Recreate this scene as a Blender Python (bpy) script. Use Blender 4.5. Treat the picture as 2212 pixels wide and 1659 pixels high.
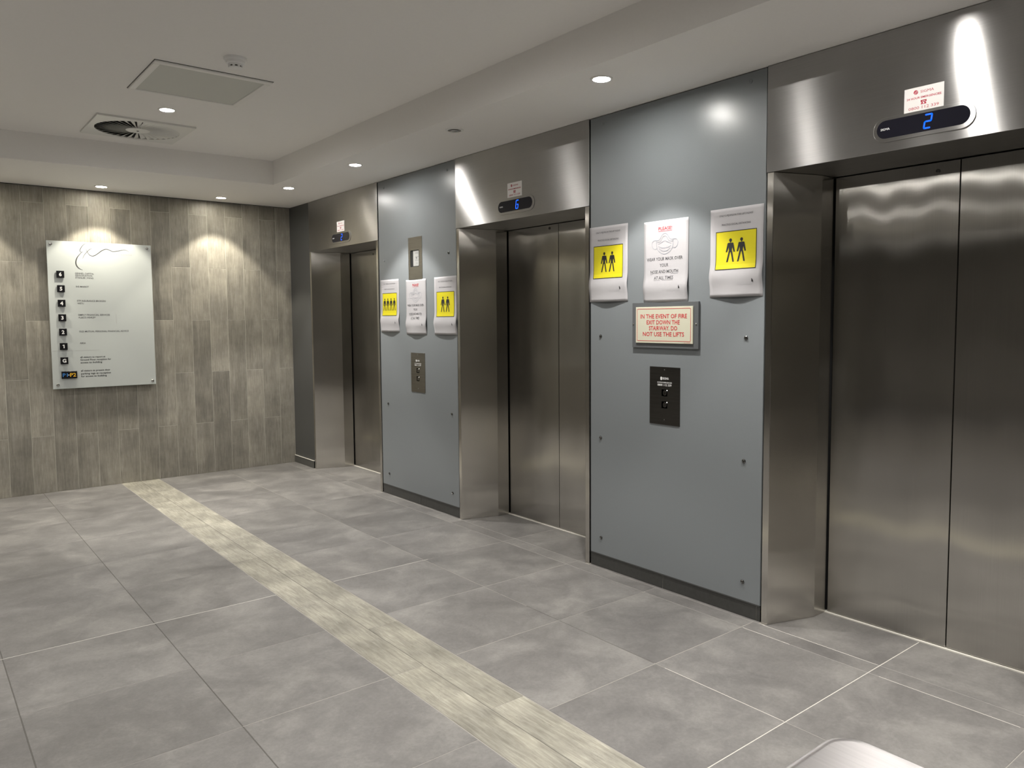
import bpy, bmesh, math, random
from mathutils import Vector, Matrix

for o in list(bpy.data.objects):
    bpy.data.objects.remove(o, do_unlink=True)
SC = bpy.context.scene
COL = SC.collection
PI = math.pi
random.seed(7)

# ------------------------------------------------------------------ camera
F, CAM = 1659.2639, Vector((-3.0731, -7.5226, 1.4287))
YAW, PITCH, ROLL, PX, PY = 0.6858, -0.0691, -0.0063, 1142.66, 806.06
fw = Vector((math.sin(YAW)*math.cos(PITCH), math.cos(YAW)*math.cos(PITCH), math.sin(PITCH)))
rt = Vector((math.cos(YAW), -math.sin(YAW), 0)); up = rt.cross(fw)
r2 = rt*math.cos(ROLL)+up*math.sin(ROLL); u2 = -rt*math.sin(ROLL)+up*math.cos(ROLL)
cd = bpy.data.cameras.new('camera'); cam = bpy.data.objects.new('camera', cd); COL.objects.link(cam)
m = Matrix((r2, u2, -fw)).transposed().to_4x4(); m.translation = CAM
cam.matrix_world = m
cd.sensor_fit = 'HORIZONTAL'; cd.sensor_width = 36; cd.lens = F*36/2212
cd.shift_x = (1106-PX)/2212; cd.shift_y = (PY-829.5)/2212
cd.clip_start = 0.05
SC.camera = cam

# ------------------------------------------------------------------ world, exposure, lights
w = bpy.data.worlds.new('world'); SC.world = w; w.use_nodes = True
w.node_tree.nodes['Background'].inputs[0].default_value = (0.9, 0.93, 1, 1)
w.node_tree.nodes['Background'].inputs[1].default_value = 0.02
SC.view_settings.view_transform = 'Standard'; SC.view_settings.look = 'None'
SC.view_settings.gamma = 1; SC.view_settings.use_curve_mapping = False
SC.view_settings.exposure = 0.95

H, HR = 2.557, 2.75            # soffit height, recess height
XL, YB, XW = -3.43, -10.6, -9.2    # end of the timber-look wall, back wall, far left wall of the open lobby
NEUTRAL, WARM = (1.0, 0.965, 0.915), (1.0, 0.93, 0.78)
# x, y, z, kind, lit, in view label
LAMPS = [
 (-0.746, -0.270, H, WARM, 1, 'lit downlight close to the timber-look wall, right of the directory board'),
 (-1.715, -0.270, H, WARM, 1, 'lit downlight close to the timber-look wall, above the directory board'),
 (-2.684, -0.270, H, WARM, 1, 'downlight beyond the left edge of the view, over the timber-look wall'),
 (-0.462, -1.134, H, NEUTRAL, 1, 'lit downlight in the low ceiling by the far corner, in front of the furthest lift'),
 (-0.462, -2.362, H, NEUTRAL, 1, 'lit downlight in the low ceiling in front of the narrow far grey wall panel'),
 (-0.462, -3.647, H, NEUTRAL, 0, 'unlit dark downlight in the low ceiling in front of the middle lift'),
 (-0.462, -4.884, H, NEUTRAL, 1, 'lit downlight in front of the near grey wall panel, largest of the lamps'),
 (-0.462, -6.140, H, NEUTRAL, 1, 'downlight above the nearest lift, over the right edge of the view'),
 (-0.462, -7.380, H, NEUTRAL, 1, 'downlight behind the viewer on the lift side, first of two'),
 (-0.462, -8.620, H, NEUTRAL, 1, 'downlight behind the viewer on the lift side, second of two'),
 (-2.970, -1.134, H, NEUTRAL, 1, 'downlight in the left low ceiling by the far left corner'),
 (-2.970, -4.884, H, NEUTRAL, 1, 'downlight in the left low ceiling level with the near grey panel'),
 (-1.714, -2.317, HR, NEUTRAL, 1, 'lit downlight in the raised ceiling between the square panel and the swirl vent'),
 (-1.714, -4.640, HR, NEUTRAL, 1, 'downlight in the raised ceiling just above the top edge of the view'),
 (-1.714, -6.960, HR, NEUTRAL, 1, 'downlight in the raised ceiling over the gate pedestal'),
 (-1.714, -8.900, HR, NEUTRAL, 1, 'downlight in the raised ceiling far behind the viewer'),
 (-4.500, -3.600, H, NEUTRAL, 2, 'downlight in the open lobby to the left, row nearest the lifts'),
 (-5.700, -2.600, H, WARM, 2, 'downlight in the open lobby to the left, second row, far one'),
 (-5.700, -5.600, H, WARM, 2, 'downlight in the open lobby to the left, second row, near one'),
 (-8.000, -3.300, H, NEUTRAL, 2, 'downlight in the open lobby to the left, row furthest from the lifts'),
]
POWER = 46.0
for i, (x, y, z, c, lit, lab) in enumerate(LAMPS):
    if not lit: continue
    ld = bpy.data.lights.new('lamp_beam', 'SPOT'); lo = bpy.data.objects.new('lamp_beam', ld)
    ld.energy = POWER*(0.78 if c == WARM else 1.0); ld.color = c; ld.spot_size = math.radians(88 if c == WARM else 84); ld.spot_blend = 0.28
    ld.shadow_soft_size = 0.03; lo.location = (x, y, z-0.012); COL.objects.link(lo)

# ------------------------------------------------------------------ materials
def newmat(name):
    m = bpy.data.materials.new(name); m.use_nodes = True
    nt = m.node_tree; return m, nt, nt.nodes['Principled BSDF']
def N(nt, t, **k):
    n = nt.nodes.new(t)
    for a, b in k.items():
        if a.startswith('i_'): n.inputs[a[2:].replace('_', ' ')].default_value = b
        else: setattr(n, a, b)
    return n
def plain(name, col, rough=0.5, metal=0.0, emit=None, es=0, spec=0.5):
    m, nt, b = newmat(name)
    b.inputs['Base Color'].default_value = (*col, 1); b.inputs['Roughness'].default_value = rough
    b.inputs['Metallic'].default_value = metal; b.inputs['Specular IOR Level'].default_value = spec
    if emit: b.inputs['Emission Color'].default_value = (*emit, 1); b.inputs['Emission Strength'].default_value = es
    return m
def ramp(nt, stops):
    r = N(nt, 'ShaderNodeValToRGB'); e = r.color_ramp.elements
    while len(e) < len(stops): e.new(0.5)
    for el, (p, c) in zip(e, stops): el.position = p; el.color = (*c, 1)
    return r
def coords(nt, scale, rnd=True):
    """object coordinates, shifted by a per-object random offset, stretched by scale"""
    tc = N(nt, 'ShaderNodeTexCoord'); L = nt.links
    src = tc.outputs['Object']
    if rnd:
        oi = N(nt, 'ShaderNodeObjectInfo'); mu = N(nt, 'ShaderNodeVectorMath', operation='SCALE')
        cb = N(nt, 'ShaderNodeCombineXYZ'); mm = N(nt, 'ShaderNodeMath', operation='MULTIPLY'); mm.inputs[1].default_value = 7.31
        L.new(oi.outputs['Random'], cb.inputs[0]); L.new(oi.outputs['Random'], mm.inputs[0]); L.new(mm.outputs[0], cb.inputs[1]); L.new(mm.outputs[0], cb.inputs[2])
        L.new(cb.outputs[0], mu.inputs[0]); mu.inputs['Scale'].default_value = 37.0
        ad = N(nt, 'ShaderNodeVectorMath', operation='ADD'); L.new(src, ad.inputs[0]); L.new(mu.outputs[0], ad.inputs[1]); src = ad.outputs[0]
    mp = N(nt, 'ShaderNodeMapping'); mp.inputs['Scale'].default_value = scale; L.new(src, mp.inputs['Vector'])
    return mp.outputs[0]
def mixc(nt, fac, a, b, mode='MIX'):
    x = N(nt, 'ShaderNodeMix', data_type='RGBA', blend_type=mode)
    if isinstance(fac, float): x.inputs[0].default_value = fac
    else: nt.links.new(fac, x.inputs[0])
    for s, i in ((a, 6), (b, 7)):
        if isinstance(s, tuple): x.inputs[i].default_value = (*s, 1)
        else: nt.links.new(s, x.inputs[i])
    return x.outputs[2]
def noise(nt, vec, scale, detail=5, rough=0.6, dist=0.0):
    n = N(nt, 'ShaderNodeTexNoise'); n.inputs['Scale'].default_value = scale; n.inputs['Detail'].default_value = detail
    n.inputs['Roughness'].default_value = rough; n.inputs['Distortion'].default_value = dist
    nt.links.new(vec, n.inputs['Vector']); return n.outputs['Fac']

def timber(name, stretch, lo, mid, hi, dark, rough=0.5, dark_amt=0.5, var=0.25):
    """wood-look porcelain; stretch = mapping scale, small along the grain"""
    m, nt, b = newmat(name); L = nt.links
    v = coords(nt, stretch)
    g1 = noise(nt, v, 6.0, 8, 0.65, 0.6)
    r1 = ramp(nt, [(0.32, lo), (0.5, mid), (0.68, hi)]); L.new(g1, r1.inputs[0])
    g2 = noise(nt, v, 22.0, 6, 0.75, 0.3)
    r2_ = ramp(nt, [(0.56, (0, 0, 0)), (0.70, (1, 1, 1))]); L.new(g2, r2_.inputs[0])
    v3 = coords(nt, tuple(0.35*s if s > 3 else s*2.0 for s in stretch)); g3 = noise(nt, v3, 2.5, 2)
    r3 = ramp(nt, [(0.45, (0, 0, 0)), (0.62, (1, 1, 1))]); L.new(g3, r3.inputs[0])
    mu = N(nt, 'ShaderNodeMath', operation='MULTIPLY'); L.new(r2_.outputs[0], mu.inputs[0]); L.new(r3.outputs[0], mu.inputs[1])
    mu2 = N(nt, 'ShaderNodeMath', operation='MULTIPLY'); L.new(mu.outputs[0], mu2.inputs[0]); mu2.inputs[1].default_value = dark_amt
    c = mixc(nt, mu2.outputs[0], r1.outputs[0], dark)
    # cathedral figure
    wv = N(nt, 'ShaderNodeTexWave', wave_type='RINGS'); wv.inputs['Scale'].default_value = 1.6
    wv.inputs['Distortion'].default_value = 5.0; wv.inputs['Detail'].default_value = 3.0; wv.inputs['Detail Scale'].default_value = 0.8
    L.new(coords(nt, tuple(max(0.55, s*0.45) for s in stretch)), wv.inputs['Vector'])
    c = mixc(nt, 0.22, c, wv.outputs['Color'], 'MULTIPLY')
    # blotchy glaze
    bl = noise(nt, coords(nt, (1, 1, 1)), 5.0, 4, 0.6)
    rb = ramp(nt, [(0.35, (0.80, 0.80, 0.80)), (0.68, (1.12, 1.12, 1.10))]); L.new(bl, rb.inputs[0])
    c = mixc(nt, 1.0, c, rb.outputs[0], 'MULTIPLY')
    oi = N(nt, 'ShaderNodeObjectInfo'); mr = N(nt, 'ShaderNodeMapRange')
    mr.inputs['To Min'].default_value = 1-var; mr.inputs['To Max'].default_value = 1+var*0.7
    L.new(oi.outputs['Random'], mr.inputs['Value']); c = mixc(nt, 1.0, c, mr.outputs[0], 'MULTIPLY')
    L.new(c, b.inputs['Base Color'])
    b.inputs['Roughness'].default_value = rough
    bp = N(nt, 'ShaderNodeBump'); bp.inputs['Strength'].default_value = 0.25; bp.inputs['Distance'].default_value = 0.001
    L.new(g2, bp.inputs['Height']); L.new(bp.outputs[0], b.inputs['Normal'])
    return m

def brushed(name, base, rough, aniso, rot, grain, wave=0.0, grainamt=0.12, stretch=0.0):
    """brushed stainless steel. grain = mapping scale of the streaks (object space)"""
    m, nt, b = newmat(name); L = nt.links
    b.inputs['Metallic'].default_value = 1.0
    v = coords(nt, grain, rnd=False)
    g = noise(nt, v, 1.0, 3, 0.6)
    r = ramp(nt, [(0.3, tuple(x*(1-grainamt) for x in base)), (0.7, tuple(x*(1+grainamt) for x in base))]); L.new(g, r.inputs[0])
    sm = noise(nt, coords(nt, (1, 1, 1), False), 2.2, 3, 0.5)
    rs = ramp(nt, [(0.3, (0.88, 0.88, 0.88)), (0.7, (1.05, 1.05, 1.05))]); L.new(sm, rs.inputs[0])
    L.new(mixc(nt, 1.0, r.outputs[0], rs.outputs[0], 'MULTIPLY'), b.inputs['Base Color'])
    mr = N(nt, 'ShaderNodeMapRange'); mr.inputs['To Min'].default_value = rough*0.95; mr.inputs['To Max'].default_value = rough*1.06
    L.new(g, mr.inputs['Value']); L.new(mr.outputs[0], b.inputs['Roughness'])
    b.inputs['Anisotropic'].default_value = aniso; b.inputs['Anisotropic Rotation'].default_value = rot
    tg = N(nt, 'ShaderNodeTangent', direction_type='UV_MAP'); tg.uv_map = 'UVMap'; L.new(tg.outputs[0], b.inputs['Tangent'])
    if wave:
        n2 = noise(nt, coords(nt, (1.0, 3.2, 0.9), False), 1.3, 1, 0.4)
        bp = N(nt, 'ShaderNodeBump'); bp.inputs['Strength'].default_value = 1.0; bp.inputs['Distance'].default_value = wave
        L.new(n2, bp.inputs['Height'])
        L.new(bp.outputs[0], b.inputs['Normal'])
    if stretch:                                              # long highlights across the grain
        g_ = N(nt, 'ShaderNodeBsdfAnisotropic'); g_.inputs['Roughness'].default_value = rough; g_.inputs['Anisotropy'].default_value = stretch
        g_.inputs['Rotation'].default_value = 0.25
        L.new(b.inputs['Base Color'].links[0].from_socket, g_.inputs['Color']); L.new(tg.outputs[0], g_.inputs['Tangent'])
        if wave: L.new(bp.outputs[0], g_.inputs['Normal'])
        L.new(g_.outputs[0], nt.nodes['Material Output'].inputs['Surface'])
    return m

def speckled(name, c, rough, amt=0.05, scale=60, bump=0.0, spec=0.5):
    m, nt, b = newmat(name); L = nt.links
    n = noise(nt, coords(nt, (1, 1, 1), False), scale, 4)
    r = ramp(nt, [(0.3, tuple(x*(1-amt) for x in c)), (0.7, tuple(x*(1+amt) for x in c))]); L.new(n, r.inputs[0])
    L.new(r.outputs[0], b.inputs['Base Color']); b.inputs['Roughness'].default_value = rough; b.inputs['Specular IOR Level'].default_value = spec
    if bump:
        bp = N(nt, 'ShaderNodeBump'); bp.inputs['Strength'].default_value = 1.0; bp.inputs['Distance'].default_value = bump
        L.new(n, bp.inputs['Height']); L.new(bp.outputs[0], b.inputs['Normal'])
    return m

def stone_tile():
    m, nt, b = newmat('grey_stone_tile'); L = nt.links
    v = coords(nt, (1, 1, 1))
    a = noise(nt, v, 3.2, 6, 0.62, 0.5); c2 = noise(nt, v, 13.0, 8, 0.72, 0.9)
    r1 = ramp(nt, [(0.33, (0.140, 0.134, 0.130)), (0.5, (0.178, 0.171, 0.165)), (0.67, (0.235, 0.226, 0.215))]); L.new(a, r1.inputs[0])
    r2_ = ramp(nt, [(0.36, (0.90, 0.90, 0.90)), (0.55, (1, 1, 1)), (0.74, (1.16, 1.16, 1.14))]); L.new(c2, r2_.inputs[0])
    c = mixc(nt, 1.0, r1.outputs[0], r2_.outputs[0], 'MULTIPLY')
    fn = noise(nt, v, 75.0, 5, 0.7); r3 = ramp(nt, [(0.3, (0.9, 0.9, 0.9)), (0.7, (1.1, 1.1, 1.1))]); L.new(fn, r3.inputs[0])
    c = mixc(nt, 1.0, c, r3.outputs[0], 'MULTIPLY')
    # rare hairline scuffs
    sc = noise(nt, coords(nt, (2.0, 9.0, 1)), 3.0, 5, 0.7, 1.5); rsc = ramp(nt, [(0.72, (0, 0, 0)), (0.76, (1, 1, 1))]); L.new(sc, rsc.inputs[0])
    c = mixc(nt, rsc.outputs[0], c, (0.12, 0.115, 0.105))
    oi = N(nt, 'ShaderNodeObjectInfo'); mr = N(nt, 'ShaderNodeMapRange'); mr.inputs['To Min'].default_value = 0.93; mr.inputs['To Max'].default_value = 1.06
    L.new(oi.outputs['Random'], mr.inputs['Value']); c = mixc(nt, 1.0, c, mr.outputs[0], 'MULTIPLY')
    L.new(c, b.inputs['Base Color'])
    rr = N(nt, 'ShaderNodeMapRange'); rr.inputs['To Min'].default_value = 0.36; rr.inputs['To Max'].default_value = 0.56
    L.new(a, rr.inputs['Value']); L.new(rr.outputs[0], b.inputs['Roughness'])
    bp = N(nt, 'ShaderNodeBump'); bp.inputs['Strength'].default_value = 0.6; bp.inputs['Distance'].default_value = 0.0012
    L.new(c2, bp.inputs['Height']); L.new(bp.outputs[0], b.inputs['Normal'])
    return m

M = dict(
 wood=timber('grey_timber_wall_tile', (16, 16, 1.3), (0.26, 0.243, 0.207), (0.325, 0.305, 0.262), (0.395, 0.373, 0.328), (0.13, 0.12, 0.102), 0.42, 0.75, 0.17),
 band=timber('pale_timber_floor_tile', (15, 1.4, 1), (0.26, 0.245, 0.203), (0.345, 0.328, 0.275), (0.45, 0.43, 0.368), (0.10, 0.092, 0.078), 0.5, 0.85, 0.12),
 tile=stone_tile(),
 grout=speckled('stone_grout', (0.30, 0.285, 0.26), 0.8), wgrout=speckled('cream_grout', (0.50, 0.48, 0.42), 0.8), bgrout=speckled('bright_grout', (0.58, 0.555, 0.51), 0.7), mgrout=speckled('mid_grout', (0.34, 0.325, 0.295), 0.7), dgrout=speckled('dark_shade_grout', (0.10, 0.095, 0.085), 0.8),
 ceil=speckled('white_ceiling_paint', (0.93, 0.915, 0.895), 0.75, 0.01, 90),
 grey=speckled('grey_satin_paint', (0.232, 0.252, 0.265), 0.28, 0.03, 260, 0.00012),
 dark=speckled('dark_grey_paint', (0.075, 0.077, 0.076), 0.45, 0.03, 200),
 skirt=speckled('black_skirting_tile', (0.055, 0.055, 0.052), 0.32, 0.12, 40),
 side=speckled('lobby_paint', (0.30, 0.285, 0.26), 0.5, 0.02, 60),
 header=brushed('steel_brushed_along', (0.45, 0.445, 0.44), 0.29, 1.0, 0.25, (30, 3.0, 500), 0.0, 0.04),
 steel=brushed('steel_brushed_upright', (0.54, 0.525, 0.495), 0.185, 1.0, 0.0, (220, 220, 2.5), 0.010, 0.03, 0.76),
 jamb=brushed('steel_brushed_jamb', (0.62, 0.60, 0.56), 0.185, 1.0, 0.0, (220, 220, 2.5), 0.012, 0.03, 0.76),
 plate=brushed('steel_plate', (0.36, 0.34, 0.30), 0.34, 0.5, 0.0, (200, 4, 400)),
 darkplate=brushed('dark_steel_plate', (0.11, 0.105, 0.098), 0.4, 0.5, 0.0, (200, 4, 400)),
 gate=brushed('steel_gate_top', (0.80, 0.775, 0.785), 0.42, 0.85, 0.0, (260, 5, 260), 0.0, 0.06),
 black=plain('black_void', (0.004, 0.004, 0.004), 0.8), blackp=plain('black_print', (0.012, 0.012, 0.012), 0.6),
 paper=plain('white_paper', (0.47, 0.46, 0.475), 0.7, spec=0.3), yellow=plain('yellow_print', (0.68, 0.60, 0.015), 0.6, spec=0.3),
 greyp=plain('grey_print', (0.10, 0.10, 0.105), 0.7), lightp=plain('pale_grey_print', (0.40, 0.40, 0.41), 0.7),
 lineg=plain('blue_grey_line', (0.30, 0.32, 0.36), 0.7), redp=plain('red_print', (0.62, 0.04, 0.05), 0.6), redd=plain('crimson_print', (0.42, 0.02, 0.05), 0.6),
 cream=plain('cream_plate', (0.66, 0.645, 0.51), 0.45), sticker=plain('white_sticker', (0.70, 0.68, 0.66), 0.5),
 glassw=plain('white_backpainted_glass', (0.55, 0.585, 0.58), 0.06), glassedge=plain('glass_edge', (0.52, 0.66, 0.58), 0.15),
 screw=plain('polished_screw', (0.55, 0.55, 0.53), 0.18, 1.0), screwd=plain('dull_screw', (0.16, 0.16, 0.155), 0.25, 1.0),
 tileb=plain('gloss_black_square', (0.008, 0.008, 0.010), 0.15), white=plain('white_print', (0.85, 0.85, 0.85), 0.5),
 blue=plain('blue_print', (0.04, 0.22, 0.62), 0.5), orange=plain('amber_print', (0.85, 0.48, 0.02), 0.5),
 led=plain('blue_led', (0.0, 0.01, 0.05), 0.4, emit=(0.0, 0.085, 0.85), es=1.1), screen=plain('dark_screen', (0.006, 0.006, 0.012), 0.08),
 silver=plain('silver_lettering', (0.14, 0.14, 0.14), 0.35, 0.6), lamp=plain('lamp_lens', (1, 1, 1), 0.5, emit=(1, 0.965, 0.91), es=240), lampw=plain('lamp_lens_warm', (1, 1, 1), 0.5, emit=(1, 0.93, 0.78), es=90),
 lampoff=plain('unlit_lamp', (0.12, 0.115, 0.105), 0.25), trim=plain('white_trim', (0.90, 0.89, 0.87), 0.4),
 plastic=plain('white_plastic', (0.92, 0.92, 0.92), 0.4), ventm=plain('vent_enamel', (0.80, 0.80, 0.77), 0.4), inset=plain('grey_green_inset', (0.66, 0.67, 0.63), 0.6),
 dot=plain('lit_button_dot', (0.8, 0.8, 0.8), 0.3, emit=(1, 0.97, 0.9), es=1.2), silic=plain('pale_sealant', (0.72, 0.70, 0.64), 0.5),
 card=plain('white_card', (0.30, 0.30, 0.29), 0.5),
)

# ------------------------------------------------------------------ mesh helpers
def finish(me):
    """UVs: u runs level, v runs up (or along y on level faces); used for the brushing direction"""
    uv = me.uv_layers.new(name='UVMap') if not me.uv_layers else me.uv_layers[0]
    for p in me.polygons:
        n = p.normal
        for li in p.loop_indices:
            c = me.vertices[me.loops[li].vertex_index].co
            if abs(n.z) > 0.7: uv.data[li].uv = (c.x, c.y)
            else:
                t = Vector((-n.y, n.x)); t = t.normalized() if t.length > 1e-6 else Vector((1, 0))
                uv.data[li].uv = (c.x*t.x+c.y*t.y, c.z)
def link(name, me, parent=None, loc=None):
    o = bpy.data.objects.new(name, me); COL.objects.link(o)
    if parent: o.parent = parent
    if loc is not None: o.location = loc
    return o
class MB:
    def __init__(s): s.v = []; s.f = []; s.mi = []; s.k = 0
    def face(s, *ids): s.f.append(ids); s.mi.append(s.k)
    def box(s, x0, x1, y0, y1, z0, z1):
        b = len(s.v); s.v += [(x, y, z) for x in (x0, x1) for y in (y0, y1) for z in (z0, z1)]
        for q in ((0, 1, 3, 2), (4, 6, 7, 5), (0, 4, 5, 1), (2, 3, 7, 6), (0, 2, 6, 4), (1, 5, 7, 3)): s.face(*[b+i for i in q])
        return s
    def prism(s, poly, z0, z1):
        """poly in xy, counter-clockwise"""
        b = len(s.v); n = len(poly)
        s.v += [(x, y, z0) for x, y in poly]+[(x, y, z1) for x, y in poly]
        s.face(*[b+i for i in range(n)][::-1]); s.face(*[b+n+i for i in range(n)])
        for i in range(n): j = (i+1) % n; s.face(b+i, b+j, b+n+j, b+n+i)
        return s
    def lathe(s, prof, seg=24, c=(0, 0, 0), cap=True):
        b = len(s.v); n = len(prof)
        for r, z in prof:
            for k in range(seg):
                a = 2*PI*k/seg; s.v.append((c[0]+r*math.cos(a), c[1]+r*math.sin(a), c[2]+z))
        for i in range(n-1):
            for k in range(seg):
                k2 = (k+1) % seg; s.face(b+i*seg+k, b+i*seg+k2, b+(i+1)*seg+k2, b+(i+1)*seg+k)
        if cap: s.face(*[b+k for k in range(seg)][::-1]); s.face(*[b+(n-1)*seg+k for k in range(seg)])
        return s
    def mesh(s, name, *mats):
        me = bpy.data.meshes.new(name); me.from_pydata(s.v, [], s.f)
        for m_ in mats: me.materials.append(m_)
        for p, k in zip(me.polygons, s.mi): p.material_index = min(k, len(mats)-1)
        bm = bmesh.new(); bm.from_mesh(me); bmesh.ops.recalc_face_normals(bm, faces=bm.faces); bm.to_mesh(me); bm.free()
        finish(me); return me
    def build(s, name, mat, parent=None, loc=None, smooth=False):
        me = s.mesh(name, *(mat if isinstance(mat, tuple) else (mat,)))
        o = link(name, me, parent, loc)
        if smooth:
            me.polygons.foreach_set('use_smooth', [True]*len(me.polygons)); 
            try: me.set_sharp_from_angle(angle=math.radians(40))
            except Exception: pass
        return o
def bevel(o, w, seg=2):
    md = o.modifiers.new('bevel', 'BEVEL'); md.width = w; md.segments = seg; md.limit_method = 'ANGLE'; md.angle_limit = math.radians(40)
    return o
def empty(name, loc, label=None, cat=None, group=None, kind=None):
    o = bpy.data.objects.new(name, None); o.empty_display_size = 0.05; o.location = loc; COL.objects.link(o)
    tag(o, label, cat, group, kind); return o
def tag(o, label=None, cat=None, group=None, kind=None):
    if label: o['label'] = label
    if cat: o['category'] = cat
    if group: o['group'] = group
    if kind: o['kind'] = kind
    return o
def chamfer_piece(name, sx, sy, t, bev, mat, plane='z'):
    """a tile lying in xy (top at 0), or standing in xz facing -y, centred on its origin"""
    a, b_ = sx/2, sy/2
    v = []; 
    for (dx, dy, dz) in ((a, b_, -t), (a, b_, -bev), (a-bev, b_-bev, 0)):
        v += [(-dx, -dy, dz), (dx, -dy, dz), (dx, dy, dz), (-dx, dy, dz)]
    f = [(8, 9, 10, 11)]
    for k in (0, 4):
        for i in range(4): j = (i+1) % 4; f.append((k+i, k+j, k+4+j, k+4+i))
    if plane == 'y': v = [(x, -z, y) for x, y, z in v]
    me = bpy.data.meshes.new(name); me.from_pydata(v, [], f); me.materials.append(mat)
    bm = bmesh.new(); bm.from_mesh(me); bmesh.ops.recalc_face_normals(bm, faces=bm.faces)
    bm.to_mesh(me); bm.free(); finish(me); return me

# 2-D art placed on a surface: list of polygons in local (right, up) metres
def ribbon(pts, wid):
    """polyline -> quads; wid a number or per-point list"""
    n = len(pts); ws = wid if isinstance(wid, (list, tuple)) else [wid]*n
    L, R_ = [], []
    for i in range(n):
        a = Vector(pts[max(0, i-1)]); b = Vector(pts[min(n-1, i+1)]); d = (b-a)
        d = d.normalized() if d.length > 0 else Vector((1, 0)); q = Vector((-d.y, d.x))*ws[i]/2
        L.append(Vector(pts[i])+q); R_.append(Vector(pts[i])-q)
    return [[L[i], R_[i], R_[i+1], L[i+1]] for i in range(n-1)]
def smoothline(pts, sub=5):
    out = []; n = len(pts)
    for i in range(n-1):
        p0, p1, p2, p3 = (Vector(pts[max(0, i-1)]), Vector(pts[i]), Vector(pts[i+1]), Vector(pts[min(n-1, i+2)]))
        for k in range(sub):
            t = k/sub
            out.append(0.5*((2*p1)+(p2-p0)*t+(2*p0-5*p1+4*p2-p3)*t*t+(3*p1-p0-3*p2+p3)*t**3))
    out.append(Vector(pts[-1])); return out
def circ(cx, cy, rx, ry=None, n=16):
    ry = ry or rx; return [(cx+rx*math.cos(2*PI*k/n), cy+ry*math.sin(2*PI*k/n)) for k in range(n)]
def rectp(x0, y0, x1, y1, nx=1, ny=1):
    out = []
    for i in range(nx):
        for j in range(ny):
            a, b = x0+(x1-x0)*i/nx, x0+(x1-x0)*(i+1)/nx; c, d = y0+(y1-y0)*j/ny, y0+(y1-y0)*(j+1)/ny
            out.append([(a, c), (b, c), (b, d), (a, d)])
    return out
def frame_rect(x0, y0, x1, y1, t, rad=0, n=6):
    o, i = [], []
    def rr(a, b, c, d, r):
        if r <= 0: return [(a, b), (c, b), (c, d), (a, d)]
        p = []
        for cx, cy, s in ((c-r, b+r, -PI/2), (c-r, d-r, 0), (a+r, d-r, PI/2), (a+r, b+r, PI)):
            p += [(cx+r*math.cos(s+PI/2*k/n), cy+r*math.sin(s+PI/2*k/n)) for k in range(n+1)]
        return p
    o = rr(x0, y0, x1, y1, rad); i = rr(x0+t, y0+t, x1-t, y1-t, max(rad-t, 0.0001) if rad else 0)
    m_ = len(o); return [[o[k], o[(k+1) % m_], i[(k+1) % m_], i[k]] for k in range(m_)]
def text(s, x, y, size, width=None, align='C', bold=0.0):
    """triangles/quads of a line of text; (x,y) baseline anchor; size = capital height; width fits the line"""
    cu = bpy.data.curves.new('t', 'FONT'); cu.body = s; cu.resolution_u = 2; cu.size = 1; cu.offset = bold
    ob = bpy.data.objects.new('t', cu); me = bpy.data.meshes.new_from_object(ob)
    vs = [v.co.copy() for v in me.vertices]; fs = [list(p.vertices) for p in me.polygons]
    bpy.data.objects.remove(ob); bpy.data.meshes.remove(me); bpy.data.curves.remove(cu)
    if not vs: return []
    x0, x1 = min(v.x for v in vs), max(v.x for v in vs)
    sy = size/0.70; sx = (width/(x1-x0)) if width else sy
    off = {'C': -(x0+x1)/2, 'L': -x0, 'R': -x1}[align]
    return [[((vs[i].x+off)*sx+x, vs[i].y*sy+y) for i in f] for f in fs]
def lines(name, items, mat, place, parent, z=0.0006):
    for it in items: art(name, it, mat, place, parent, z)
def art(name, polys, mat, place, parent, z=0.0006):
    """place(u, v, h) -> world/local point"""
    v, f = [], []
    for p in polys:
        b = len(v); v += [place(q[0], q[1], z) for q in p]; f.append(list(range(b, b+len(p))))
    me = bpy.data.meshes.new(name); me.from_pydata(v, [], f); me.materials.append(mat)
    finish(me)
    return link(name, me, parent)
def on_right(y0, z0, x=0.0):    # art on the lift wall, local to an empty at (x, y0, z0): right = -y, up = z, out = -x
    return lambda u, v, h: (-h, -u, v)
def on_far():                   # art on the far wall: right = +x, up = z, out = -y
    return lambda u, v, h: (u, -h, v)

# ================================================================== SHELL
YS = [-0.4685, -1.833, -2.968, -4.3255, -5.476, -6.8405]     # lift frames: (0,1) (2,3) (4,5)
DX, SOF = 0.36, 2.085
# floor slab with grout
fl = MB().box(XW, 0.6, YB, 0.1, -0.12, -0.0010).build('floor', M['grout']); tag(fl, kind='structure')
ylines = [0]+[-0.6055*k for k in range(1, 18)]; ylines = [y for y in ylines if y > YB]+[YB]
xr = [-1.297, -0.707, -0.113, -0.016]; xl = [XW]+[-2.2-0.6*k for k in range(11, 0, -1)]+[-2.2, -1.610]
tcache = {}
def tilemesh(sx, sy, mat, nm, bev=0.0012):
    k = (round(sx, 3), round(sy, 3), nm)
    if k not in tcache: tcache[k] = chamfer_piece(nm, sx, sy, 0.008, bev, mat)
    return tcache[k]
def lay(x0, x1, y0, y1, mat, nm, g=0.0026):
    sx, sy = abs(x1-x0)-g, abs(y1-y0)-g
    return link(nm, tilemesh(sx, sy, mat, nm), fl, ((x0+x1)/2, (y0+y1)/2, 0))
for j in range(len(ylines)-1):
    ya, yb = ylines[j+1], ylines[j]
    for xs in (xr, xl):
        for i in range(len(xs)-1): lay(xs[i], xs[i+1], ya, yb, M['tile'], 'floor_tile')
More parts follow.
